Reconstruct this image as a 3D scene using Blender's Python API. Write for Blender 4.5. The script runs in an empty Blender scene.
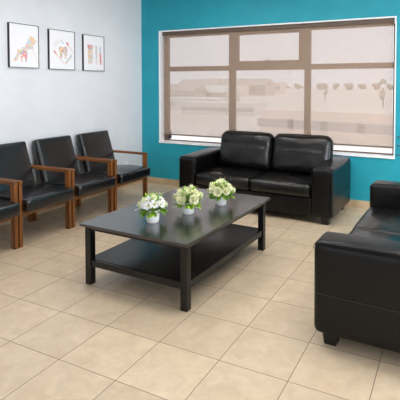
import bpy, bmesh, math, random
from mathutils import Vector, Matrix, noise
random.seed(7)
R = math.radians
COL = bpy.context.scene.collection
sc = bpy.context.scene

# ------------------------------------------------------------------ helpers
def link(name, me, mat=None, parent=None, smooth=False):
    o = bpy.data.objects.new(name, me); COL.objects.link(o)
    if mat: me.materials.append(mat)
    if parent: o.parent = parent
    if smooth:
        for p in me.polygons: p.use_smooth = True
    return o
def from_bm(name, bm, mat, parent=None, smooth=False):
    bmesh.ops.recalc_face_normals(bm, faces=bm.faces[:])
    me = bpy.data.meshes.new(name); bm.to_mesh(me); bm.free()
    return link(name, me, mat, parent, smooth)
def box(bm, x0, x1, y0, y1, z0, z1, bev=0.0, seg=2):
    v = [bm.verts.new((x, y, z)) for x in (x0, x1) for y in (y0, y1) for z in (z0, z1)]
    fs = [bm.faces.new([v[i] for i in f]) for f in ((0,1,3,2),(4,6,7,5),(0,4,5,1),(2,3,7,6),(0,2,6,4),(1,5,7,3))]
    if bev:
        es = list({e for f in fs for e in f.edges})
        bmesh.ops.recalc_face_normals(bm, faces=fs)
        bmesh.ops.bevel(bm, geom=es, offset=bev, segments=seg, profile=0.6, affect='EDGES')
def boxo(name, dims, mat, parent=None, bev=0.0, smooth=False):
    bm = bmesh.new(); box(bm, *dims, bev=bev)
    return from_bm(name, bm, mat, parent, smooth)
def struct(o): o['kind'] = 'structure'; return o
def thing(name, label, cat, loc=(0,0,0), rz=0, group=None):
    o = bpy.data.objects.new(name, None); COL.objects.link(o)
    o.location = loc; o.rotation_euler = (0, 0, rz); o.empty_display_size = .1
    return tag(o, label, cat, group)
def tag(o, label, cat, group=None):
    o['label'] = label; o['category'] = cat
    if group: o['group'] = group
    return o
def copy_tree(o, parent=None):
    c = o.copy(); COL.objects.link(c); c.parent = parent
    for ch in [x for x in list(bpy.data.objects) if x.parent == o]: copy_tree(ch, c)
    return c
def soft_box(bm, sx, sy, sz, r, n=(24, 24, 10), fn=None, M=None):
    """box with rounded edges on a dense grid; fn(p, u, v, w) deforms each point"""
    hx, hy, hz = sx/2, sy/2, sz/2
    def ticks(h, k):
        # denser near the ends so that the rounding is smooth
        out = []
        for i in range(k+1):
            t = -1+2*i/k
            out.append(math.copysign(abs(math.sin(t*math.pi/2))**0.9, t)*h)
        return out
    X, Y, Z = ticks(hx, n[0]), ticks(hy, n[1]), ticks(hz, n[2])
    cache = {}
    def V(i, j, k):
        key = (i, j, k)
        if key in cache: return cache[key]
        p = Vector((X[i], Y[j], Z[k]))
        c = Vector((max(-hx+r, min(hx-r, p.x)), max(-hy+r, min(hy-r, p.y)), max(-hz+r, min(hz-r, p.z))))
        d = p-c
        if d.length > 1e-7: p = c+d.normalized()*r
        u, v, w = X[i]/hx, Y[j]/hy, Z[k]/hz
        if fn: p = fn(p, u, v, w)
        if M: p = M @ p
        cache[key] = bm.verts.new(p); return cache[key]
    nx, ny, nz = n
    def q(a, b, c, d):
        try: bm.faces.new((a, b, c, d))
        except ValueError: pass
    for i in range(nx):
        for j in range(ny):
            for k in (0, nz): q(V(i,j,k), V(i+1,j,k), V(i+1,j+1,k), V(i,j+1,k))
    for i in range(nx):
        for k in range(nz):
            for j in (0, ny): q(V(i,j,k), V(i+1,j,k), V(i+1,j,k+1), V(i,j,k+1))
    for j in range(ny):
        for k in range(nz):
            for i in (0, nx): q(V(i,j,k), V(i,j+1,k), V(i,j+1,k+1), V(i,j,k+1))
def soft(name, size, r, mat, parent, n=(24,24,10), fn=None, M=None):
    bm = bmesh.new(); soft_box(bm, *size, r, n, fn, M)
    return from_bm(name, bm, mat, parent, True)
def lathe(bm, prof, seg=32, c=(0,0,0), cap0=True, cap1=False):
    rings = []
    for r, z in prof:
        rings.append([bm.verts.new((c[0]+r*math.cos(2*math.pi*a/seg), c[1]+r*math.sin(2*math.pi*a/seg), c[2]+z)) for a in range(seg)])
    for a, b in zip(rings, rings[1:]):
        for i in range(seg): bm.faces.new((a[i], a[(i+1)%seg], b[(i+1)%seg], b[i]))
    if cap0: bm.faces.new(rings[0])
    if cap1: bm.faces.new(rings[-1])
def tube(bm, pts, r, seg=6, r1=None):
    r1 = r if r1 is None else r1
    rings = []
    for i, p in enumerate(pts):
        p = Vector(p); a = Vector(pts[max(0, i-1)]); b = Vector(pts[min(len(pts)-1, i+1)])
        d = (b-a).normalized(); s = d.orthogonal().normalized(); t = d.cross(s)
        rr = r+(r1-r)*i/max(1, len(pts)-1)
        rings.append([bm.verts.new(p+(s*math.cos(2*math.pi*k/seg)+t*math.sin(2*math.pi*k/seg))*rr) for k in range(seg)])
    for a, b in zip(rings, rings[1:]):
        for i in range(seg): bm.faces.new((a[i], a[(i+1)%seg], b[(i+1)%seg], b[i]))
    bm.faces.new(rings[0]); bm.faces.new(rings[-1])

# ------------------------------------------------------------------ materials
def srgb(c):
    return tuple(((x/255)/12.92 if x/255 <= .04045 else ((x/255+.055)/1.055)**2.4) for x in c)+(1,)
def M(name, col, rough=.5, spec=.5, metal=0.0, coat=0):
    m = bpy.data.materials.new(name); m.use_nodes = True
    b = m.node_tree.nodes['Principled BSDF']
    b.inputs['Base Color'].default_value = srgb(col)
    b.inputs['Roughness'].default_value = rough
    b.inputs['Specular IOR Level'].default_value = spec
    b.inputs['Metallic'].default_value = metal
    b.inputs['Coat Weight'].default_value = coat
    return m
class G:
    def __init__(s, m): s.t = m.node_tree; s.b = s.t.nodes['Principled BSDF']
    def n(s, ty, **kw):
        n = s.t.nodes.new(ty)
        for k, v in kw.items():
            if k.startswith('i_'): n.inputs[k[2:].replace('_', ' ')].default_value = v
            else: setattr(n, k, v)
        return n
    def l(s, a, b): s.t.links.new(a, b)
def noise_col(m, c0, c1, scale, stretch=(1,1,1), detail=6, lo=.35, hi=.65, bump=0, bscale=None, dist=.002, rough=None):
    g = G(m); tc = g.n('ShaderNodeTexCoord'); mp = g.n('ShaderNodeMapping')
    mp.inputs['Scale'].default_value = stretch; g.l(tc.outputs['Object'], mp.inputs['Vector'])
    nz = g.n('ShaderNodeTexNoise', i_Scale=scale, i_Detail=detail); g.l(mp.outputs[0], nz.inputs['Vector'])
    cr = g.n('ShaderNodeValToRGB'); cr.color_ramp.elements[0].position = lo; cr.color_ramp.elements[1].position = hi
    cr.color_ramp.elements[0].color = srgb(c0); cr.color_ramp.elements[1].color = srgb(c1)
    g.l(nz.outputs['Fac'], cr.inputs[0]); g.l(cr.outputs[0], g.b.inputs['Base Color'])
    if bump:
        n2 = g.n('ShaderNodeTexNoise', i_Scale=bscale or scale, i_Detail=4); g.l(mp.outputs[0], n2.inputs['Vector'])
        bp = g.n('ShaderNodeBump', i_Strength=bump, i_Distance=dist); g.l(n2.outputs['Fac'], bp.inputs['Height']); g.l(bp.outputs[0], g.b.inputs['Normal'])
    if rough:
        mr = g.n('ShaderNodeMapRange'); mr.inputs['To Min'].default_value = rough[0]; mr.inputs['To Max'].default_value = rough[1]
        g.l(nz.outputs['Fac'], mr.inputs['Value']); g.l(mr.outputs[0], g.b.inputs['Roughness'])
    return m
m_teal = noise_col(M('teal_paint', (26,160,180), .55), (24,157,177), (32,164,184), 3, bump=.15, bscale=180, dist=.001)
m_grey = noise_col(M('pale_grey_paint', (226,229,234), .6), (224,227,232), (229,232,237), 3, bump=.15, bscale=180, dist=.001)
m_ceil = M('white_ceiling', (205,205,205), .8)
m_white = M('white_paint', (250,252,254), .35)
m_black = M('black_plastic', (14,14,15), .4)

# porcelain floor tiles
TS, TX, TY = .4158, -2.4306, 1.8944
def tile_mat(name, c_lo, c_hi, grout, mortar=.0024):
    m = M(name, c_hi, .3, .5); g = G(m)
    tc = g.n('ShaderNodeTexCoord'); mp = g.n('ShaderNodeMapping')
    mp.inputs['Location'].default_value = (-TX+TS*40, -TY+TS*40, 0)
    g.l(tc.outputs['Object'], mp.inputs['Vector'])
    br = g.n('ShaderNodeTexBrick', offset=0, squash=1)
    br.inputs['Scale'].default_value = 1; br.inputs['Brick Width'].default_value = TS; br.inputs['Row Height'].default_value = TS
    br.inputs['Mortar Size'].default_value = mortar; br.inputs['Mortar Smooth'].default_value = .2; br.inputs['Bias'].default_value = 0
    br.inputs['Color1'].default_value = (0,0,0,1); br.inputs['Color2'].default_value = (1,1,1,1)
    g.l(mp.outputs[0], br.inputs['Vector'])
    n1 = g.n('ShaderNodeTexNoise', i_Scale=8, i_Detail=9, i_Roughness=.68, i_Distortion=.6)
    sx = g.n('ShaderNodeVectorMath', operation='MULTIPLY_ADD'); sx.inputs[1].default_value = (7,7,7)
    g.l(br.outputs['Color'], sx.inputs[0]); g.l(tc.outputs['Object'], sx.inputs[2]); g.l(sx.outputs[0], n1.inputs['Vector'])
    cr = g.n('ShaderNodeValToRGB'); e = cr.color_ramp.elements
    e[0].position = .3; e[1].position = .68; e[0].color = srgb(c_lo); e[1].color = srgb(c_hi)
    g.l(n1.outputs['Fac'], cr.inputs[0])
    hs = g.n('ShaderNodeHueSaturation'); mr = g.n('ShaderNodeMapRange'); mr.inputs['To Min'].default_value = .95; mr.inputs['To Max'].default_value = 1.04
    g.l(br.outputs['Color'], mr.inputs['Value']); g.l(mr.outputs[0], hs.inputs['Value']); g.l(cr.outputs[0], hs.inputs['Color'])
    mx = g.n('ShaderNodeMix', data_type='RGBA'); g.l(br.outputs['Fac'], mx.inputs[0]); g.l(hs.outputs[0], mx.inputs[6]); mx.inputs[7].default_value = srgb(grout)
    g.l(mx.outputs[2], g.b.inputs['Base Color'])
    r = g.n('ShaderNodeMapRange'); r.inputs['To Min'].default_value = .30; r.inputs['To Max'].default_value = .8
    g.l(br.outputs['Fac'], r.inputs['Value']); g.l(r.outputs[0], g.b.inputs['Roughness'])
    bp = g.n('ShaderNodeBump', i_Strength=.5, i_Distance=.002, invert=True); g.l(br.outputs['Fac'], bp.inputs['Height']); g.l(bp.outputs[0], g.b.inputs['Normal'])
    return m
m_floor = tile_mat('beige_floor_tile', (203,180,150), (223,203,175), (132,108,86))
m_base = noise_col(M('beige_skirting_tile', (205,180,145), .35), (186,160,125), (214,192,158), 7, lo=.3, hi=.7)

def leather(name, col, rlo, rhi, wr=.35, scale=7, fine=.25):
    m = M(name, col, .35, .5); g = G(m)
    tc = g.n('ShaderNodeTexCoord')
    n1 = g.n('ShaderNodeTexNoise', i_Scale=scale, i_Detail=5, i_Roughness=.6, i_Distortion=1.1); g.l(tc.outputs['Object'], n1.inputs['Vector'])
    vo = g.n('ShaderNodeTexVoronoi', i_Scale=260); g.l(tc.outputs['Object'], vo.inputs['Vector'])
    b1 = g.n('ShaderNodeBump', i_Strength=wr, i_Distance=.02); g.l(n1.outputs['Fac'], b1.inputs['Height'])
    b2 = g.n('ShaderNodeBump', i_Strength=fine, i_Distance=.0008); g.l(vo.outputs['Distance'], b2.inputs['Height']); g.l(b1.outputs[0], b2.inputs['Normal'])
    g.l(b2.outputs[0], g.b.inputs['Normal'])
    mr = g.n('ShaderNodeMapRange'); mr.inputs['To Min'].default_value = rlo; mr.inputs['To Max'].default_value = rhi
    g.l(n1.outputs['Fac'], mr.inputs['Value']); g.l(mr.outputs[0], g.b.inputs['Roughness'])
    return m
m_sofa = leather('black_sofa_leather', (8,7,7), .26, .38, .11, 5)
m_cush = leather('black_cushion_leather', (9,8,8), .24, .34, .12, 4.5)
m_sofa.node_tree.nodes['Principled BSDF'].inputs['Specular IOR Level'].default_value = .28
m_seam = M('black_seam_thread', (40,38,38), .5)
m_vinyl = leather('black_chair_vinyl', (14,15,18), .22, .30, .06, 4, .1); m_vinyl.node_tree.nodes['Principled BSDF'].inputs['Specular IOR Level'].default_value = .8
def wood(name, stretch, c0=(84,46,18), c1=(154,95,43), rough=.42):
    return noise_col(M(name, c1, rough), c0, c1, 14, stretch, 8, .3, .7, bump=.15, bscale=40, dist=.001)
m_wx = wood('brown_wood_along', (.12,2,2)); m_wy = wood('brown_wood_across', (2,.12,2)); m_wz = wood('brown_wood_upright', (2,2,.12))
m_tab = noise_col(M('black_brown_table_lacquer', (24,22,22), .3, .9), (13,12,13), (22,20,21), 16, (2.5,.12,2.5), 8, .3, .7, bump=.10, bscale=30, dist=.0008, rough=(.22,.29))
m_top = m_tab.copy(); m_top.name = 'black_brown_tabletop_lacquer'
G(m_tab).b.inputs['Specular IOR Level'].default_value = .35
G(m_top).b.inputs['Coat Weight'].default_value = .6; G(m_top).b.inputs['Coat Roughness'].default_value = .2; G(m_top).b.inputs['Coat IOR'].default_value = 1.6
m_foot = M('black_wooden_foot', (16,14,13), .4)
m_pot = M('white_glazed_ceramic', (252,252,252), .25)
m_metal = M('grey_metal', (150,152,155), .35, metal=.9)

# ------------------------------------------------------------------ room
XL, YB, XR, YF, ZC = -4.5, 6.04, 2.6, -2.6, 3.05
W = (-4.155, -.636, .690, 2.432)      # window opening: x0 x1 z0 z1
struct(boxo('floor', (XL-.2, XR+.2, YF-.2, YB+.22, -.12, 0), m_floor))
struct(boxo('ceiling', (XL-.2, XR+.2, YF-.2, YB+.22, ZC, ZC+.12), m_ceil))
struct(boxo('wall_left', (XL-.15, XL, YF-.15, YB+.2, 0, ZC), m_grey))
Q = (-.6, 5.6, .25, 2.2)
bm = bmesh.new()
box(bm, XR, XR+.15, YF-.15, Q[0], 0, ZC); box(bm, XR, XR+.15, Q[1], YB+.2, 0, ZC); box(bm, XR, XR+.15, Q[0], Q[1], 0, Q[2]); box(bm, XR, XR+.15, Q[0], Q[1], Q[3], ZC)
struct(from_bm('wall_right', bm, m_grey))
bm = bmesh.new(); F = (-4.0, 2.1, .55, 2.55)
box(bm, XL, F[0], YF-.15, YF, 0, ZC); box(bm, F[1], XR, YF-.15, YF, 0, ZC); box(bm, F[0], F[1], YF-.15, YF, 0, F[2]); box(bm, F[0], F[1], YF-.15, YF, F[3], ZC)
struct(from_bm('wall_front', bm, m_grey))
bm = bmesh.new()
TW = .18
box(bm, XL, W[0], YB, YB+TW, 0, ZC); box(bm, W[1], XR, YB, YB+TW, 0, ZC)
box(bm, W[0], W[1], YB, YB+TW, 0, W[2]); box(bm, W[0], W[1], YB, YB+TW, W[3], ZC)
struct(from_bm('wall_back', bm, m_teal))
struct(boxo('baseboard_back', (XL+.012, XR, YB-.012, YB, 0, .10), m_base, bev=.002))
struct(boxo('baseboard_left', (XL, XL+.012, YF, YB, 0, .10), m_base, bev=.002))
struct(boxo('baseboard_right', (XR-.012, XR, YF, YB-.012, 0, .10), m_base, bev=.002))
# white lining of the opening: jambs, head, sill and the narrow edge bead on the wall face
bm = bmesh.new(); t = .012
x0, x1, z0, z1 = W
box(bm, x0, x0+t, YB-.004, YB+TW, z0, z1); box(bm, x1-t, x1, YB-.004, YB+TW, z0, z1)
box(bm, x0+t, x1-t, YB-.004, YB+TW, z1-t, z1); box(bm, x0-.004, x1+.004, YB-.022, YB+TW, z0-.022, z0+t*.5)
bead = .020
box(bm, x0-bead*.3, x0+t, YB-.006, YB-.0035, z0, z1+.006); box(bm, x1-t, x1+bead*.2, YB-.006, YB-.0035, z0, z1+.006)
box(bm, x0+t, x1-t-.012, YB-.006, YB-.0035, z1-t, z1+.006)
win_trim = struct(from_bm('trim_1', bm, m_white))

# ------------------------------------------------------------------ window
m_frame = M('bronze_window_frame', (112,88,70), .45)
m_gask = M('dark_gasket', (40,42,48), .5)
m_glass = bpy.data.materials.new('clear_glass'); m_glass.use_nodes = True
nt = m_glass.node_tree; nt.nodes.clear()
o_ = nt.nodes.new('ShaderNodeOutputMaterial'); tr = nt.nodes.new('ShaderNodeBsdfTransparent'); gl = nt.nodes.new('ShaderNodeBsdfGlossy')
gl.inputs['Roughness'].default_value = .02; fr = nt.nodes.new('ShaderNodeFresnel'); fr.inputs['IOR'].default_value = 1.5; mx = nt.nodes.new('ShaderNodeMixShader')
tr.inputs[0].default_value = (.94,.96,.96,1)
nt.links.new(fr.outputs[0], mx.inputs[0]); nt.links.new(tr.outputs[0], mx.inputs[1]); nt.links.new(gl.outputs[0], mx.inputs[2]); nt.links.new(mx.outputs[0], o_.inputs[0])

yf0, yf1 = YB+.115, YB+.165
win = bpy.data.objects.new('window_1', None); COL.objects.link(win); win.location = ((x0+x1)/2, YB+.14, z0); struct(win)
def wpart(name, bm, mat):
    o = from_bm(name, bm, mat); o.parent = win; o.matrix_parent_inverse = Matrix.Translation(-win.location); return o
k = 1+.115/6.04
ML = (-2.985, -2.885); MR = (-1.830, -1.745)     # mullions
TZ = (1.800, 1.875)                               # transom
bm = bmesh.new()
box(bm, x0+t, -4.06, yf0, yf1, z0+.006, z1-t); box(bm, -.675, x1-t, yf0, yf1, z0+.006, z1-t)
box(bm, -4.06, -.675, yf0, yf1, z1-.095, z1-t); box(bm, -4.06, -.675, yf0, yf1, z0+.006, z0+.020)
wpart('frame', bm, m_frame)
for a in (ML, MR):
    bm = bmesh.new(); box(bm, a[0], a[1], yf0-.004, yf1, z0+.035, z1-.095, bev=.003); wpart('mullion', bm, m_frame)
for a, b in ((-4.06, ML[0]), (ML[1], MR[0]), (MR[1], -.675)):
    bm = bmesh.new(); box(bm, a, b, yf0, yf1, *TZ, bev=.003); wpart('transom', bm, m_frame)
# glass panes
for a, b in ((-4.06, ML[0]), (MR[1], -.675)):
    bm = bmesh.new(); box(bm, a, b, YB+.139, YB+.143, TZ[1], z1-.095); wpart('glass_pane', bm, m_glass)
for a, b in ((-4.06, ML[0]), (ML[1], MR[0]), (MR[1], -.675)):
    bm = bmesh.new(); box(bm, a, b, YB+.139, YB+.143, z0+.035, TZ[0]); wpart('glass_pane', bm, m_glass)
# opening vent sash
bm = bmesh.new(); a, b = ML[1], MR[0]; s0, s1 = TZ[1], z1-.095
box(bm, a-.03, a+.055, yf0-.02, yf1, s0-.015, s1+.01); box(bm, b-.075, b+.03, yf0-.02, yf1, s0-.015, s1+.01)
box(bm, a+.055, b-.075, yf0-.02, yf1, s1-.02, s1+.01); box(bm, a+.055, b-.075, yf0-.02, yf1, s0-.015, s0+.06)
sash = wpart('vent_sash', bm, m_frame)
bm = bmesh.new(); box(bm, a+.055, b-.075, YB+.139, YB+.143, s0+.06, s1-.02)
g_ = from_bm('glass_pane', bm, m_glass); g_.parent = sash; g_.matrix_parent_inverse = Matrix.Identity(4)
bm = bmesh.new(); lx = -2.36; box(bm, lx-.04, lx+.04, yf0-.035, yf0-.02, s0+.045, s0+.062, bev=.003); tube(bm, [(lx-.02, yf0-.04, s0+.06), (lx+.05, yf0-.045, s0+.085)], .006)
h_ = from_bm('latch_handle', bm, m_gask); h_.parent = sash
bm = bmesh.new(); box(bm, -4.06, -4.03, yf0-.01, yf1-.01, z0+.035, z0+.16); wpart('hinge_stay', bm, m_gask)

w2 = bpy.data.objects.new('added_window_front', None); COL.objects.link(w2); w2.location = (0, YF-.1, 0); struct(w2)  # unseen window added behind the camera to carry a fill lamp
bm = bmesh.new()
for i in range(5):
    xx = F[0]+(F[1]-F[0]-.06)*i/4; box(bm, xx, xx+.06, -.03, .03, F[2]+.05, F[3]-.05)
box(bm, F[0], F[1], -.03, .03, F[2], F[2]+.05); box(bm, F[0], F[1], -.03, .03, F[3]-.05, F[3])
from_bm('frame', bm, m_frame, w2)
for i in range(4):
    xx = F[0]+(F[1]-F[0]-.06)*i/4; boxo('glass_pane', (xx+.06, xx+(F[1]-F[0]-.06)/4, -.003, .003, F[2]+.05, F[3]-.05), m_glass, w2)

w3 = bpy.data.objects.new('added_window_right', None); COL.objects.link(w3); w3.location = (XR+.1, 0, 0); struct(w3)  # unseen window added on the right so a fill lamp brightens the left wall
bm = bmesh.new()
for i in range(5):
    yy = Q[0]+(Q[1]-Q[0]-.06)*i/4; box(bm, -.03, .03, yy, yy+.06, Q[2]+.05, Q[3]-.05)
box(bm, -.03, .03, Q[0], Q[1], Q[2], Q[2]+.05); box(bm, -.03, .03, Q[0], Q[1], Q[3]-.05, Q[3])
from_bm('frame', bm, m_frame, w3)
for i in range(4):
    yy = Q[0]+(Q[1]-Q[0]-.06)*i/4; boxo('glass_pane', (-.003, .003, yy+.06, yy+(Q[1]-Q[0]-.06)/4, Q[2]+.05, Q[3]-.05), m_glass, w3)

# ------------------------------------------------------------------ roller shade
m_shade = bpy.data.materials.new('beige_screen_fabric'); m_shade.use_nodes = True
nt = m_shade.node_tree; nt.nodes.clear()
o_ = nt.nodes.new('ShaderNodeOutputMaterial'); tr = nt.nodes.new('ShaderNodeBsdfTransparent'); tl = nt.nodes.new('ShaderNodeBsdfTranslucent'); df = nt.nodes.new('ShaderNodeBsdfDiffuse')
SH = (.62, .47, .37, 1)
tl.inputs[0].default_value = SH; df.inputs[0].default_value = SH
ma = nt.nodes.new('ShaderNodeMixShader'); ma.inputs[0].default_value = .85; mb = nt.nodes.new('ShaderNodeMixShader')
mb.inputs[0].default_value = .38
tr.inputs[0].default_value = (1,1,1,1)
nt.links.new(tl.outputs[0], ma.inputs[1]); nt.links.new(df.outputs[0], ma.inputs[2])
nt.links.new(tr.outputs[0], mb.inputs[1]); nt.links.new(ma.outputs[0], mb.inputs[2]); nt.links.new(mb.outputs[0], o_.inputs[0])
m_cass = M('brown_shade_cassette', (96,80,68), .5); m_hem = M('brown_hem_bar', (120,104,92), .45)
sh = thing('roller_shade', 'wide beige see-through roller shade drawn down over the big window', 'window shade', (-2.4, YB+.045, .81))
def spart(name, bm, mat, smooth=False):
    o = from_bm(name, bm, mat, None, smooth); o.parent = sh; o.matrix_parent_inverse = Matrix.Translation(-sh.location); return o
bm = bmesh.new(); box(bm, -4.095, -.672, YB+.045, YB+.0458, .81, 2.38); spart('shade_fabric', bm, m_shade)
bm = bmesh.new(); box(bm, -4.10, -.668, YB+.038, YB+.053, .792, .812, bev=.004); spart('hem_bar', bm, m_hem)
bm = bmesh.new(); box(bm, -4.115, -.66, YB+.022, YB+.088, 2.362, 2.418, bev=.006); spart('cassette', bm, m_cass)
for xx in (-4.135, -.66):
    bm = bmesh.new(); box(bm, xx, xx+.014, YB+.02, YB+.09, 2.35, 2.419, bev=.003); spart('bracket', bm, m_white)

# ------------------------------------------------------------------ outdoors
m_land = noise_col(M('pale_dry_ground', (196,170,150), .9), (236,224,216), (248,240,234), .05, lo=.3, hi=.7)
m_street = M('pale_concrete', (225,215,205), .9)
m_b1 = M('pale_render', (222,212,204), .8); m_b2 = M('pinkish_render', (250,236,228), .8); m_b3 = M('grey_roofing', (218,208,202), .8)
m_b4 = M('white_roof_sheet', (240,238,236), .6); m_win = M('grey_far_window', (205,200,200), .3)
m_leaf_far = noise_col(M('hazed_far_foliage', (110,112,92), .9), (186,178,166), (205,196,184), 1.2); m_trunk = M('far_trunk', (90,75,62), .9)  # foliage colour paled, distance haze painted in
GZ = -6.0
bm = bmesh.new()
v = [bm.verts.new(p) for p in ((-900, YB+1.5, GZ), (600, YB+1.5, GZ), (600, 1500, GZ), (-900, 1500, GZ))]; bm.faces.new(v)
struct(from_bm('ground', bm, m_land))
def px(xp, D): # x at depth y=D for direction through image column xp
    a = math.atan((xp-220)/457.5)-.4708
    return math.tan(a)*D
def house(xp, D, w, d, h, wall, roof, label, gable=True, nwin=3):
    x = px(xp, D)
    r = thing('building', label, 'building', (x, D, GZ), R(random.uniform(-12, 12)))
    r.scale = (1,1,1)
    boxo('wall', (-w/2, w/2, 0, d, 0, h), wall, r)
    bm = bmesh.new()
    if gable:
        o = .4; rh = h+w*.16
        ps = [(-w/2-o, -o, h), (w/2+o, -o, h), (w/2+o, d+o, h), (-w/2-o, d+o, h), (-w/2-o, d/2, rh), (w/2+o, d/2, rh)]
        vs = [bm.verts.new(p) for p in ps]
        for f in ((0,1,5,4), (2,3,4,5), (0,4,3), (1,2,5), (0,3,2,1)): bm.faces.new([vs[i] for i in f])
    else: box(bm, -w/2-.2, w/2+.2, -.2, d+.2, h, h+.4)
    from_bm('roof', bm, roof, r)
    for i in range(nwin):
        cx = -w/2+w*(i+.5)/nwin
        boxo('window', (cx-w*.12/1, cx+w*.12/1, -.06, .02, h*.35, h*.72), m_win, r)
specs = [
 (176,150,16,10,5.0,m_b1,m_b3,'small pale gabled building farthest left behind the shade',True,3),
 (186,112,20,10,3.2,m_b4,m_b4,'low white flat-roofed building seen through the left pane',False,3),
 (196,230,24,12,6.5,m_b2,m_b3,'pinkish gabled building far off in the left pane',True,3),
 (207,160,18,10,4.2,m_b1,m_b4,'pale building with white gabled roof in the left pane',True,3),
 (216,100,20,9,2.6,m_b4,m_b4,'long low white building beside the left mullion',False,4),
 (222,260,26,12,7.0,m_b2,m_b3,'tall pinkish building on the skyline beside the left mullion',True,3),
 (247,280,28,12,6.8,m_b1,m_b3,'pale building on the skyline at left of the middle pane',True,4),
 (262,330,30,14,8.2,m_b2,m_b3,'flat-roofed building on the skyline in the middle pane',False,4),
 (342,62,26,14,3.4,m_b2,m_b2,'long low pinkish building seen through the right pane',False,5)]
for s in specs: house(*s)
def far_tree(xp, D, h, w, label, group='trees on the skyline'):
    r = thing('tree', label, 'tree', (px(xp, D), D, GZ), 0, group)
    bm = bmesh.new(); tube(bm, [(0,0,0), (0,0,h*.6)], w*.05); from_bm('trunk', bm, m_trunk, r)
    bm = bmesh.new()
    for i in range(9):
        a = random.uniform(0, 6.28); rr = random.uniform(0, w*.35); c = Vector((rr*math.cos(a), rr*math.sin(a), h*random.uniform(.3, .8)))
        g = bmesh.ops.create_icosphere(bm, subdivisions=2, radius=min(w*random.uniform(.18, .3), h*.3))['verts']
        for q in g: q.co = q.co*(1+.25*noise.noise(q.co*1.3+c))+c
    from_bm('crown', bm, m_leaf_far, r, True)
tp = [(284,600,7.6,15), (298,620,7.9,15), (322,600,8.2,15), (335,620,7.8,14), (349,600,8.0,15), (362,620,7.7,14), (376,600,8.3,15), (390,620,7.9,14)]
for i, (xp, D, h, w) in enumerate(tp):
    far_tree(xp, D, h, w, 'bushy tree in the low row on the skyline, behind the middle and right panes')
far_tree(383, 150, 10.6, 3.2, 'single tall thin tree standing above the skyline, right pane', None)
far_tree(325, 190, 9.8, 2.8, 'thin tree poking above the skyline left of the taller one', None)

# ------------------------------------------------------------------ pictures on the left wall
m_pfr = M('black_picture_frame', (16,16,18), .35); m_paper = M('white_art_paper', (243,243,246), .6)
def mosaic(name, cols, scale=38, seed=0):
    m = M(name, (200,150,150), .7); g = G(m)
    tc = g.n('ShaderNodeTexCoord'); mp = g.n('ShaderNodeMapping'); mp.inputs['Location'].default_value = (seed, seed*2, seed)
    vo = g.n('ShaderNodeTexVoronoi', i_Scale=scale); g.l(tc.outputs['Object'], mp.inputs[0]); g.l(mp.outputs[0], vo.inputs['Vector'])
    sp = g.n('ShaderNodeSeparateColor'); g.l(vo.outputs['Color'], sp.inputs[0])
    cr = g.n('ShaderNodeValToRGB'); cr.color_ramp.interpolation = 'CONSTANT'; e = cr.color_ramp.elements
    while len(e) < len(cols): e.new(.5)
    for i, c in enumerate(cols): e[i].position = i/len(cols); e[i].color = srgb(c)
    g.l(sp.outputs[0], cr.inputs[0]); g.l(cr.outputs[0], g.b.inputs['Base Color'])
    return m
PINK, BLUE, PEACH, YEL, LBL, GRN, SAL = (238,140,155), (165,185,212), (236,212,195), (238,220,150), (198,214,226), (195,212,180), (236,180,168)
mo1 = mosaic('pastel_mosaic', [PEACH, LBL, SAL, BLUE, PEACH, YEL], 45, 1)
mo2 = mosaic('bright_mosaic', [PINK, YEL, BLUE, PINK, GRN, PEACH], 45, 3)
mo3 = mosaic('pale_mosaic', [(225,205,195), (205,205,215), PEACH, LBL], 60, 5)
mo4 = mosaic('pink_mosaic', [PINK, SAL, PINK, (150,130,160)], 60, 7)
def tooth(cx, cy, w, h):
    pts = [(-.5,-.25),(-.42,-.44),(-.25,-.5),(0,-.4),(.25,-.5),(.42,-.44),(.5,-.25),(.42,.05),(.33,.48),(.2,.5),(.1,.12),(0,.02),(-.1,.12),(-.2,.5),(-.33,.48),(-.42,.05)]
    return [(cx+w*a, cy+h*b) for a, b in pts]
def bar(x0_, y0_, x1_, y1_, w, asp=1.2):
    dx, dy = (x1_-x0_), (y1_-y0_)*asp; L = math.hypot(dx, dy); nx, ny = -dy/L*w/2, dx/L*w/2/asp
    return [(x0_+nx, y0_+ny), (x1_+nx, y1_+ny), (x1_-nx, y1_-ny), (x0_-nx, y0_-ny)]
def picture(y0, y1, z0, z1, label, motifs):
    r = thing('framed_picture', label, 'picture', (XL, (y0+y1)/2, z0), 0, 'framed prints on the grey wall')
    w, h = (y1-y0), (z1-z0); d = .03; f = .006
    bm = bmesh.new()
    box(bm, .001, d, -w/2, -w/2+f, 0, h); box(bm, .001, d, w/2-f, w/2, 0, h)
    box(bm, .001, d, -w/2+f, w/2-f, 0, f); box(bm, .001, d, -w/2+f, w/2-f, h-f, h)
    from_bm('frame', bm, m_pfr, r)
    p = boxo('art_print', (.004, d-.006, -w/2+f, w/2-f, f, h-f), m_paper, r)
    for k_, (nm, poly, mat) in enumerate(motifs):
        bm = bmesh.new()
        vs = [bm.verts.new((d-.0052+.0003*k_, -w/2+w*u, h-h*v)) for u, v in poly]
        fc = bm.faces.new(vs); ex = bmesh.ops.extrude_face_region(bm, geom=[fc])
        for q in ex['geom']:
            if isinstance(q, bmesh.types.BMVert): q.co.x -= .0012
        bmesh.ops.triangulate(bm, faces=[f_ for f_ in bm.faces if len(f_.verts) > 4])
        from_bm(nm, bm, mat, p)
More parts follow.
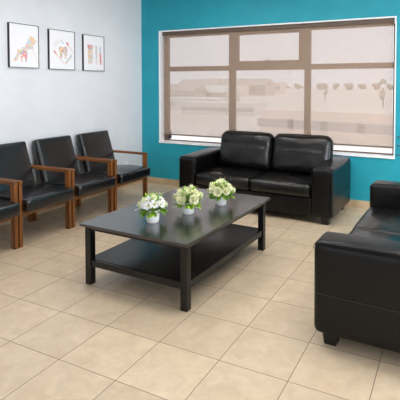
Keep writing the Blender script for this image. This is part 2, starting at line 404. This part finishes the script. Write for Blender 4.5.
picture(3.537, 3.955, 1.79, 2.298, 'leftmost framed print, mosaic animal-like figure with a tilted tool', [
    ('tool_motif', [(.72,.24),(.94,.37),(.80,.46),(.70,.52),(.58,.56),(.53,.50),(.60,.40)], mo1),
    ('tooth_motif', tooth(.48,.72,.27,.30), mo2),
    ('limb_motif', [(.29,.58),(.36,.62),(.32,.74),(.26,.84),(.15,.87),(.14,.82),(.22,.74)], mo1),
    ('hand_motif', [(.40,.53),(.58,.53),(.80,.47),(.82,.55),(.66,.57),(.48,.60)], mo3),
    ('rod_motif', bar(.78,.55,.96,.90,.012), mo3), ('rod_motif', bar(.76,.58,.74,.80,.010), mo3)])
picture(4.112, 4.545, 1.785, 2.286, 'middle framed print, mosaic tooth ringed by dental tools', [
    ('tooth_motif', tooth(.54,.56,.34,.32), mo2),
    ('tool_motif', bar(.14,.40,.36,.27,.022), mo3), ('tool_motif', bar(.22,.42,.40,.31,.016), mo3), ('tool_motif', bar(.44,.24,.55,.33,.03), mo1),
    ('brush_motif', bar(.68,.29,.74,.38,.07), mo4), ('tool_motif', bar(.74,.37,.94,.56,.02), mo1),
    ('tool_motif', bar(.20,.55,.55,.84,.022), mo1), ('tip_motif', bar(.17,.53,.26,.60,.05), mo4), ('tool_motif', bar(.88,.61,.62,.84,.07), mo3)])
picture(4.703, 5.118, 1.782, 2.275, 'rightmost framed print, three upright mosaic dental tools', [
    ('tube_motif', [(.18,.27),(.47,.27),(.47,.36),(.44,.38),(.43,.79),(.22,.80),(.21,.38),(.18,.36)], mo1),
    ('cap_motif', [(.19,.28),(.40,.28),(.38,.38),(.24,.38)], mo4),
    ('brush_motif', [(.57,.28),(.66,.28),(.66,.50),(.64,.80),(.60,.80),(.57,.50)], mo3),
    ('brush_motif', [(.76,.30),(.85,.30),(.84,.50),(.77,.50)], mo3), ('handle_motif', [(.77,.50),(.86,.50),(.86,.81),(.78,.81)], mo4)])

# wall socket beside last chair, above the seat line
so = thing('wall_socket', 'small white wall socket plate low on the grey wall behind the last chair', 'wall socket', (XL, 5.62, .315))
boxo('cover_plate', (.0, .008, -.045, .045, 0, .085), m_white, so, bev=.002)
for dz in (.022, .052): boxo('outlet', (.006, .010, -.014, .014, dz, dz+.018), M('ivory_plastic', (225,225,220), .4), so)
# rack whose wire ends just reach into view at the right edge
m_wire = M('dark_brown_wire', (86,62,44), .4)
rk = thing('wall_rack', 'thin brown wire rack on the teal wall right of the window', 'rack', (-.60, YB, .692))
for i, z in enumerate((.03, .145, .255)):
    bm = bmesh.new(); tube(bm, [(-.012, -.035, z), (.45, -.035, z)], .006); tube(bm, [(-.006, -.035, z), (-.006, 0, z)], .004); tube(bm, [(.44, -.035, z), (.44, 0, z)], .004)
    from_bm('wire', bm, m_wire, rk)
bm = bmesh.new(); tube(bm, [(.22, -.035, 0), (.22, -.035, .30)], .006); from_bm('upright', bm, m_wire, rk)

# ------------------------------------------------------------------ armchairs in a row
CW = .690; PW = .038
def seat_fn(p, u, v, w):
    if w > 0:
        p = p+Vector((0, 0, .012*(1-u**4)*(1-v**4)*w))
        p.z -= .02*max(0, -u)*w
    p.z += .004*noise.noise(Vector((p.x*5, p.y*5, 0)))
    if u > .9: p.x += .006*(1-v**2)
    return p
def back_fn(p, u, v, w):    # built lying: x thickness, y width, z height
    if u > 0: p.x += .014*(1-v**4)*(1-w**4)*u
    p.x += .003*noise.noise(Vector((0, p.y*6, p.z*6)))
    return p
def make_chair():
    t = thing('armchair', '', 'chair')
    yo = CW/2-.005
    for s in (-1, 1):
        a, b = sorted((s*yo, s*(yo-PW)))
        boxo('leg', (-.055, 0, a, b, 0, .625), m_wz, t, bev=.003)
        boxo('leg', (-.655, -.60, a, b, 0, .345), m_wz, t, bev=.003)
        c_, d_ = sorted((s*(yo-PW), s*(yo-PW-.035))); boxo('arm_bracket', (-.60, -.55, c_, d_, .628, .652), m_black, t)
        boxo('armrest', (-.665, .004, a-.001, b+.001, .625, .655), m_wx, t, bev=.004)
        boxo('side_rail', (-.60, -.055, a+.006, b-.006, .298, .345), m_wx, t, bev=.003)
    boxo('front_rail', (-.05, -.018, -yo+PW, yo-PW, .295, .345), m_wy, t, bev=.003)
    boxo('rear_rail', (-.645, -.61, -yo+PW, yo-PW, .295, .345), m_wy, t, bev=.003)
    soft('seat', (.64, 2*(yo-PW)+.02, .125), .026, m_vinyl, t, (22, 22, 8), seat_fn, Matrix.Translation((-.24, 0, .408)))
    bm = bmesh.new(); ang = R(17.5)
    Mx = Matrix.Translation((-.487, .014, .435)) @ Matrix.Rotation(-ang, 4, 'Y') @ Matrix.Translation((-.045, 0, .265))
    soft_box(bm, .09, .565, .545, .026, (8, 22, 22), back_fn, Mx)
    from_bm('backrest', bm, m_vinyl, t, True)
    # rear board carrying the pad
    bm = bmesh.new(); box(bm, -.008, .0, -.26, .26, -.24, .22)
    bmesh.ops.transform(bm, matrix=Mx @ Matrix.Translation((-.038, 0, 0)), verts=bm.verts[:]); from_bm('back_board', bm, m_black, t)
    return t
ch = make_chair()
for i, (y, lab) in enumerate(((2.664, 'black padded armchair with wooden arms, cut off by the left edge of the photo'),
        (3.362, 'black padded armchair with wooden arms, second from the left in the row'),
        (4.06, 'black padded armchair with wooden arms, third from the left, below the middle prints'),
        (4.775, 'black padded armchair with wooden arms, last of the row beside the teal wall'))):
    o = ch if i == 0 else copy_tree(ch)
    o.location = (-3.742, y+.024, 0); o['label'] = lab; o['group'] = 'armchairs along the grey wall'

# ------------------------------------------------------------------ sofas
SW, SD, AW, AH = 2.045, .90, .25, .65
def make_sofa(seed=0, SD=SD):
    t = thing('sofa', '', 'sofa')
    iw = SW/2-AW
    def arm_fn(p, u, v, w, sd=None):
        tt = (v+1)/2; p.z += tt*(.015 if w > 0 else .0)*abs(w)
        if u*SGN[0] > 0: p.x += SGN[0]*.012*tt*abs(u)
        p.z += (.006*(1-u*u)*(1-v**4) if w > 0 else 0)
        f = .012*(1-v**2)*(1-w**2)
        p.x += math.copysign(f, u)*abs(u)
        p.x += .003*noise.noise(Vector((p.y*4, p.z*4, seed)))
        return p
    SGN = [1]
    for s in (-1, 1):
        SGN[0] = s; c = s*(SW/2-AW/2)
        am = soft('arm', (AW, SD, AH-.08), .042, m_sofa, t, (12, 22, 16), arm_fn, Matrix.Translation((c, SD/2, .08+(AH-.08)/2)))
        bm = bmesh.new(); pts = []
        for i in range(25):
            v_ = -0.93+1.86*i/24; tt = (v_+1)/2
            pts.append((s*(SW/2+.012*(1-v_*v_)+.012*tt+.0022), SD/2+v_*SD/2, .335+.005*tt))
        tube(bm, pts, .0026, 6); from_bm('seam', bm, m_seam, am)
        bm = bmesh.new(); zz = AH-.036
        tube(bm, [(c-AW/2+.012, -.001, zz-.012), (c-AW/2+.03, -.001, zz+.006), (c+AW/2-.03, -.001, zz+.006), (c+AW/2-.012, -.001, zz-.012)], .0025, 6)
        from_bm('piping', bm, m_seam, am)
        for yy in (.095, SD-.095):
            bm = bmesh.new(); xx = s*(SW/2-.095)
            v0 = [bm.verts.new((xx+a*.036, yy+b*.036, 0)) for a, b in ((-1,-1),(1,-1),(1,1),(-1,1))]
            v1 = [bm.verts.new((xx+a*.048, yy+b*.048, .095)) for a, b in ((-1,-1),(1,-1),(1,1),(-1,1))]
            bm.faces.new(v0); bm.faces.new(v1)
            for i in range(4): bm.faces.new((v0[i], v0[(i+1)%4], v1[(i+1)%4], v1[i]))
            from_bm('foot', bm, m_foot, t)
    # base with front panel
    def base_fn(p, u, v, w): return p+Vector((0, -.004*(1-u**2)*(v < 0), 0))
    soft('base', (2*iw+.01, SD-.06, .21), .015, m_sofa, t, (20, 10, 6), base_fn, Matrix.Translation((0, SD/2, .08+.105)))
    # back frame
    soft('back_frame', (2*iw+.01, .15, .66), .03, m_sofa, t, (20, 8, 16), None, Matrix.Translation((0, SD-.075, .07+.33)))
    for i, s in enumerate((-1, 1)):
        def sf(p, u, v, w, s=s):
            q = Vector((p.x*3+s*5+seed, p.y*9, seed*3))
            if w > 0:
                p.z += .022*(1-abs(u)**3)*(1-abs(v)**3)*w
                crease = math.exp(-((v+.1+.3*u*s+.2*noise.noise(Vector((u*2, seed, s))))/.06)**2)
                p.z += w*(1-u**6)*(1-v**6)*(.012*noise.noise(q)+.006*noise.noise(q*2.7)-.008*crease)
            if v < -.8: p.y -= .012*(1-u**4)*(1-w*w)
            return p
        soft('seat_cushion', (iw-.004, SD-.14, .155), .040, m_cush, t, (34, 34, 10), sf, Matrix.Translation((s*iw/2, (SD-.14)/2+.004, .29+.0775)))
        def bf(p, u, v, w, s=s):     # x width, y thickness, z height
            k_ = (1-abs(u)**3)*(1-abs(w)**3)
            p.y += (-.045 if v < 0 else .02)*k_*abs(v)
            if v < 0:
                p.y += .013*math.exp(-((w-.28)/.075)**2)*(1-u**4)
                p.y += .014*(1-u**4)*noise.noise(Vector((p.x*5+s*3+seed, 0, p.z*6)))
            p.z -= .012*max(0, w)*abs(u)**4
            p.z += .008*max(0, w)*noise.noise(Vector((p.x*6, s, seed)))
            return p
        Mb = Matrix.Translation((s*(iw/2+.008)+(.065 if seed < 3 else 0), SD-.30, .44)) @ Matrix.Rotation(R(-13), 4, 'X') @ Matrix.Translation((0, .0, .255))
        bc = soft('back_cushion', (iw+.02, .20, .53), .095, m_cush, t, (34, 12, 30), bf, Mb)
    return t
s1 = make_sofa(1.0); a = R(-1)
s1.rotation_euler = (0, 0, a); s1.location = (-1.178-(SW/2)*math.cos(a), 5.07-(SW/2)*math.sin(a), 0)
s1['label'] = 'black leather two-seat sofa under the window against the teal wall'; s1['group'] = 'black two-seat sofas'
s2 = make_sofa(4.0); s2['group'] = 'black two-seat sofas'; s2['category'] = 'sofa'; a = R(-91.5); s2.rotation_euler = (0, 0, a)
s2.location = (-.742+.026, 2.70+SW/2, 0)
s2['label'] = 'black leather sofa at the right edge, its arm end facing the camera'

# ------------------------------------------------------------------ coffee table
tb = thing('coffee_table', 'low black rectangular coffee table with lower shelf, carrying three flower pots', 'coffee table', (-2.098, 3.416, 0), R(-1.7))
TXh, TYh, TH = .508, .735, .495
lx, ly, lw = .4825, .70, .056
boxo('tabletop', (-TXh, TXh, -TYh, TYh+.03, TH-.022, TH), m_top, tb, bev=.003)
for sx in (-1, 1):
    for sy in (-1, 1):
        a, b = sorted((sx*lx, sx*(lx-lw))); c, d = sorted((sy*ly, sy*(ly-lw)))
        boxo('leg', (a, b, c, d, 0, TH-.022), m_tab, tb, bev=.002)
for sx in (-1, 1):
    a, b = sorted((sx*(lx-.008), sx*(lx-.03)))
    boxo('apron', (a, b, -ly+lw, ly-lw, TH-.055, TH-.022), m_tab, tb)
    boxo('shelf_rail', (a, b, -ly+lw, ly-lw, .150, .200), m_tab, tb)
for sy in (-1, 1):
    a, b = sorted((sy*(ly-.008), sy*(ly-.03)))
    boxo('apron', (-lx+lw, lx-lw, a, b, TH-.055, TH-.022), m_tab, tb)
    boxo('shelf_rail', (-lx+lw, lx-lw, a, b, .150, .200), m_tab, tb)
boxo('shelf', (-lx+.03, lx-.03, -ly+.03, ly-.03, .184, .203), m_tab, tb)

# ------------------------------------------------------------------ flower pots
def leafmat(name, c0, c1):
    m = noise_col(M(name, c1, .5), c0, c1, 30); G(m).b.inputs['Subsurface Weight'].default_value = 0; return m
m_leaf = leafmat('fresh_green_leaf', (96,150,22), (170,212,62)); m_cream = leafmat('cream_petal', (250,250,205), (255,255,232))
m_wpet = leafmat('white_petal', (240,238,240), (252,250,252)); m_lime = leafmat('pale_lime_petal', (240,246,190), (252,253,222)); m_twig = M('dry_twig', (150,120,95), .7)
m_heart = M('lime_flower_heart', (190,205,90), .6)
def petal(bm, base, d, up, L, Wd, curl):
    side = d.cross(up).normalized()
    rows = []
    for i, (tt, ww) in enumerate(((0,.25),(.35,.8),(.7,1),(1,.45))):
        p = base+d*L*tt+up*(curl*L*tt*tt)
        rows.append((bm.verts.new(p-side*Wd*ww/2), bm.verts.new(p+up*(-.10*Wd)*ww), bm.verts.new(p+side*Wd*ww/2)))
    for a_, b_ in zip(rows, rows[1:]):
        for j in range(2): bm.faces.new((a_[j], a_[j+1], b_[j+1], b_[j]))
def blossom(parent, c, axis, r, mat, kind, rnd):
    bm = bmesh.new(); axis = axis.normalized(); s = axis.orthogonal().normalized(); t_ = axis.cross(s)
    if kind == 'ball':       # many-petalled chrysanthemum
        layers = ((7, .05, .95), (10, .35, .95), (12, .75, .95), (12, 1.2, .92), (11, 1.65, .8))
        for n_, th, ll in layers:
            for k_ in range(n_):
                an = 2*math.pi*(k_+rnd.random()*.5)/n_
                d = (axis*math.cos(th)+(s*math.cos(an)+t_*math.sin(an))*math.sin(th)).normalized()
                u_ = (axis-d*axis.dot(d)); u_ = u_.normalized() if u_.length > .1 else s
                petal(bm, c+d*r*.12, d, u_, r*ll*rnd.uniform(.85, 1.02), r*.55, .22)
    else:                    # open star / daisy
        for n_, th, ll in ((6, .55, .8), (8, 1.2, 1.0)):
            for k_ in range(n_):
                an = 2*math.pi*(k_+rnd.random()*.3)/n_
                d = (axis*math.cos(th)+(s*math.cos(an)+t_*math.sin(an))*math.sin(th)).normalized()
                petal(bm, c, d, (axis-d*axis.dot(d)).normalized(), r*ll, r*.45, .15)
    b = from_bm('blossom', bm, mat, parent, True)
    if kind != 'ball':
        bm = bmesh.new(); g_ = bmesh.ops.create_icosphere(bm, subdivisions=2, radius=r*.26)['verts']
        for q in g_: q.co = q.co+c+axis*r*.12
        from_bm('flower_heart', bm, m_heart, b, True)
    return b
def flower_pot(x, y, label, balls, stars, rad, seed, wild):
    rnd = random.Random(seed); rad *= BS_R; balls = [(a_, e_, r_*BS, m_) for a_, e_, r_, m_ in balls]; stars = [(a_, e_, r_*BS, m_) for a_, e_, r_, m_ in stars]
    t = thing('potted_flowers', label, 'flower pot', (x, y, TH), 0, 'flower pots on the coffee table')
    bm = bmesh.new()
    lathe(bm, [(.047,0),(.0495,.002),(.054,.03),(.0575,.07),(.059,.094),(.0595,.098),(.053,.099),(.050,.097),(.048,.088)], 40, cap1=False)
    from_bm('pot', bm, m_pot, t, True)
    bm = bmesh.new(); lathe(bm, [(.001,.084),(.0485,.084)], 24, cap0=True); from_bm('soil', bm, M('dark_soil', (50,42,30), .9), t)
    # foliage: many small pointed leaves on short stems
    bm = bmesh.new(); top = Vector((0, 0, .10))
    for i in range(210):
        an = rnd.uniform(0, 6.283); el = rnd.uniform(-.45, 1.3)
        d = Vector((math.cos(an)*math.cos(el), math.sin(an)*math.cos(el), math.sin(el)))
        st = top+Vector((d.x*rad*.55, d.y*rad*.55, max(0, d.z)*rad*.55+.008))*rnd.uniform(.7, 1.05) if True else top
        st = top+Vector((d.x*rad*.55, d.y*rad*.55, max(-.12, d.z)*rad*.6+.004))*rnd.uniform(.7, 1.0)
        L = rnd.uniform(.042, .07); petal(bm, st, d, Vector((0,0,1)) if abs(d.z) < .9 else Vector((1,0,0)), L, L*.45, rnd.uniform(-.35, .15))
        if i % 4 == 0: tube(bm, [(d.x*.02, d.y*.02, .085), tuple(st)], .0014, 4)
    from_bm('foliage', bm, m_leaf, t, False)
    for an, el, r, mat in balls:
        d = Vector((math.cos(R(an))*math.cos(R(el)), math.sin(R(an))*math.cos(R(el)), math.sin(R(el))))
        blossom(t, top+Vector((d.x*rad*.72, d.y*rad*.72, d.z*rad*.72)), d, r, mat, 'ball', rnd)
    for an, el, r, mat in stars:
        d = Vector((math.cos(R(an))*math.cos(R(el)), math.sin(R(an))*math.cos(R(el)), math.sin(R(el))))
        blossom(t, top+Vector((d.x*rad*.85, d.y*rad*.85, d.z*rad*.85)), d, r, mat, 'star', rnd)
    for i in range(14 if not wild else 12):
        an = rnd.uniform(0, 6.283); el = rnd.uniform(.35, 1.4) if not wild or i < 4 else rnd.uniform(-.35, .5)
        d = Vector((math.cos(an)*math.cos(el), math.sin(an)*math.cos(el), math.sin(el)))
        bm = bmesh.new(); p0 = top+d*rad*.3; p1 = top+d*rad*.9; p2 = top+d*rad*rnd.uniform(1.08, 1.28)+Vector((0, 0, -.02 if wild and i > 3 else 0))
        tube(bm, [tuple(p0), tuple(p1), tuple(p2)], .0012, 4, .0008)
        if not wild or i % 2: 
            g_ = bmesh.ops.create_icosphere(bm, subdivisions=1, radius=.0045)['verts']
            for q in g_: q.co += p2
        from_bm('twig', bm, m_twig if not wild else m_wpet, t)
C_, L_, Wt = m_cream, m_lime, m_wpet; BS, BS_R = 1.38, 1.36
# azimuth -55 degrees looks at the camera
flower_pot(-2.135, 3.0, 'leftmost white pot with cream and white mixed flowers and trailing sprigs',
    [(-120,50,.030,L_), (-150,22,.030,L_), (150,35,.028,L_), (-60,80,.032,C_), (90,45,.026,L_), (-20,45,.024,C_), (20,25,.024,L_)],
    [(-75,30,.034,Wt), (-45,35,.032,Wt), (-100,28,.028,Wt), (-10,30,.028,Wt), (10,48,.026,Wt), (-85,62,.026,Wt), (35,20,.024,Wt)], .088, 3, True)
flower_pot(-2.005, 3.335, 'middle white pot with round cream blossoms, between the other two pots',
    [(-95,22,.038,C_), (-30,20,.036,C_), (-65,62,.038,L_), (-130,50,.034,C_), (-5,48,.034,C_), (160,30,.034,C_), (40,25,.034,L_), (100,30,.034,C_), (60,75,.034,C_), (-160,18,.030,L_)],
    [], .096, 5, False)
flower_pot(-1.88, 3.71, 'rightmost white pot with round cream blossoms, near the far table end',
    [(-80,22,.037,C_), (-35,24,.030,C_), (-115,30,.033,C_), (-10,40,.034,C_), (-60,75,.040,C_), (150,30,.034,C_), (30,15,.032,L_), (90,35,.034,C_), (-150,45,.033,L_), (-60,48,.024,L_)],
    [], .096, 11, False)

# ------------------------------------------------------------------ lights: recessed ceiling panels, sky and added fill lamps
m_em = bpy.data.materials.new('lit_diffuser'); m_em.use_nodes = True
nt = m_em.node_tree; nt.nodes.clear(); e_ = nt.nodes.new('ShaderNodeEmission'); o_ = nt.nodes.new('ShaderNodeOutputMaterial'); nt.links.new(e_.outputs[0], o_.inputs[0])
e_.inputs[0].default_value = (1, .97, .95, 1); e_.inputs[1].default_value = 14
PAN = [(-2.9, 4.5), (-2.9, 3.0), (-1.6, 4.5), (-1.6, 3.0), (-.3, 4.5), (-.3, 3.0), (1.2, 4.5), (1.2, 3.0)]
for i, (x, y) in enumerate(PAN):
    r = thing('ceiling_light', 'square white recessed ceiling light panel above the room', 'ceiling light', (x, y, ZC-.03), 0, 'ceiling light panels')
    bm = bmesh.new()
    box(bm, -.31, -.29, -.31, .31, 0, .03); box(bm, .29, .31, -.31, .31, 0, .03); box(bm, -.29, .29, -.31, -.29, 0, .03); box(bm, -.29, .29, .29, .31, 0, .03)
    from_bm('housing', bm, m_white, r)
    boxo('diffuser', (-.29, .29, -.29, .29, .012, .026), m_em, r)

w = bpy.data.worlds.new('sky'); sc.world = w; w.use_nodes = True; nt = w.node_tree
bg = nt.nodes['Background']; tc = nt.nodes.new('ShaderNodeTexCoord'); sp = nt.nodes.new('ShaderNodeSeparateXYZ'); cr = nt.nodes.new('ShaderNodeValToRGB')
nt.links.new(tc.outputs['Generated'], sp.inputs[0]); nt.links.new(sp.outputs[2], cr.inputs[0]); nt.links.new(cr.outputs[0], bg.inputs[0])
e = cr.color_ramp.elements; e[0].position = 0; e[0].color = (.85,.85,.93,1); e[1].position = .5; e[1].color = (.93,.95,1,1)
bg.inputs[1].default_value = 1.55
# area lamps added outside the two added windows to brighten the walls
def fill_lamp(name, x, y, z, w_, h_, rz, power, col, tilt=0):
    ld = bpy.data.lights.new(name, 'AREA'); ld.shape = 'RECTANGLE'; ld.size = w_; ld.size_y = h_; ld.energy = power; ld.color = col
    lo = bpy.data.objects.new(name, ld); COL.objects.link(lo); lo.location = (x, y, z); lo.rotation_euler = (math.pi/2-tilt, 0, rz)
fill_lamp('fill_lamp_front', (F[0]+F[1])/2, YF-.16, (F[2]+F[3])/2, F[1]-F[0], F[3]-F[2], 0, 25, (.92,.96,1), R(15))
fill_lamp('fill_lamp_right', XR+.16, (Q[0]+Q[1])/2, (Q[2]+Q[3])/2, Q[1]-Q[0], Q[3]-Q[2], math.pi/2, 250, (.90,.94,1), R(22))

# ------------------------------------------------------------------ camera
cd = bpy.data.cameras.new('camera'); co = bpy.data.objects.new('camera', cd); COL.objects.link(co)
co.location = (0, 0, 1.6); co.rotation_euler = (math.pi/2-.0363, 0, .4708)
cd.sensor_width = 36; cd.sensor_fit = 'HORIZONTAL'; cd.lens = 457.5/400*36
cd.shift_x = -20.13/400; cd.shift_y = -(200-100.64)/400
cd.clip_start = .05; cd.clip_end = 3000
sc.camera = co
sc.view_settings.view_transform = 'Standard'; sc.view_settings.look = 'None'; sc.view_settings.gamma = 1
sc.view_settings.use_curve_mapping = False; sc.view_settings.exposure = 0.0
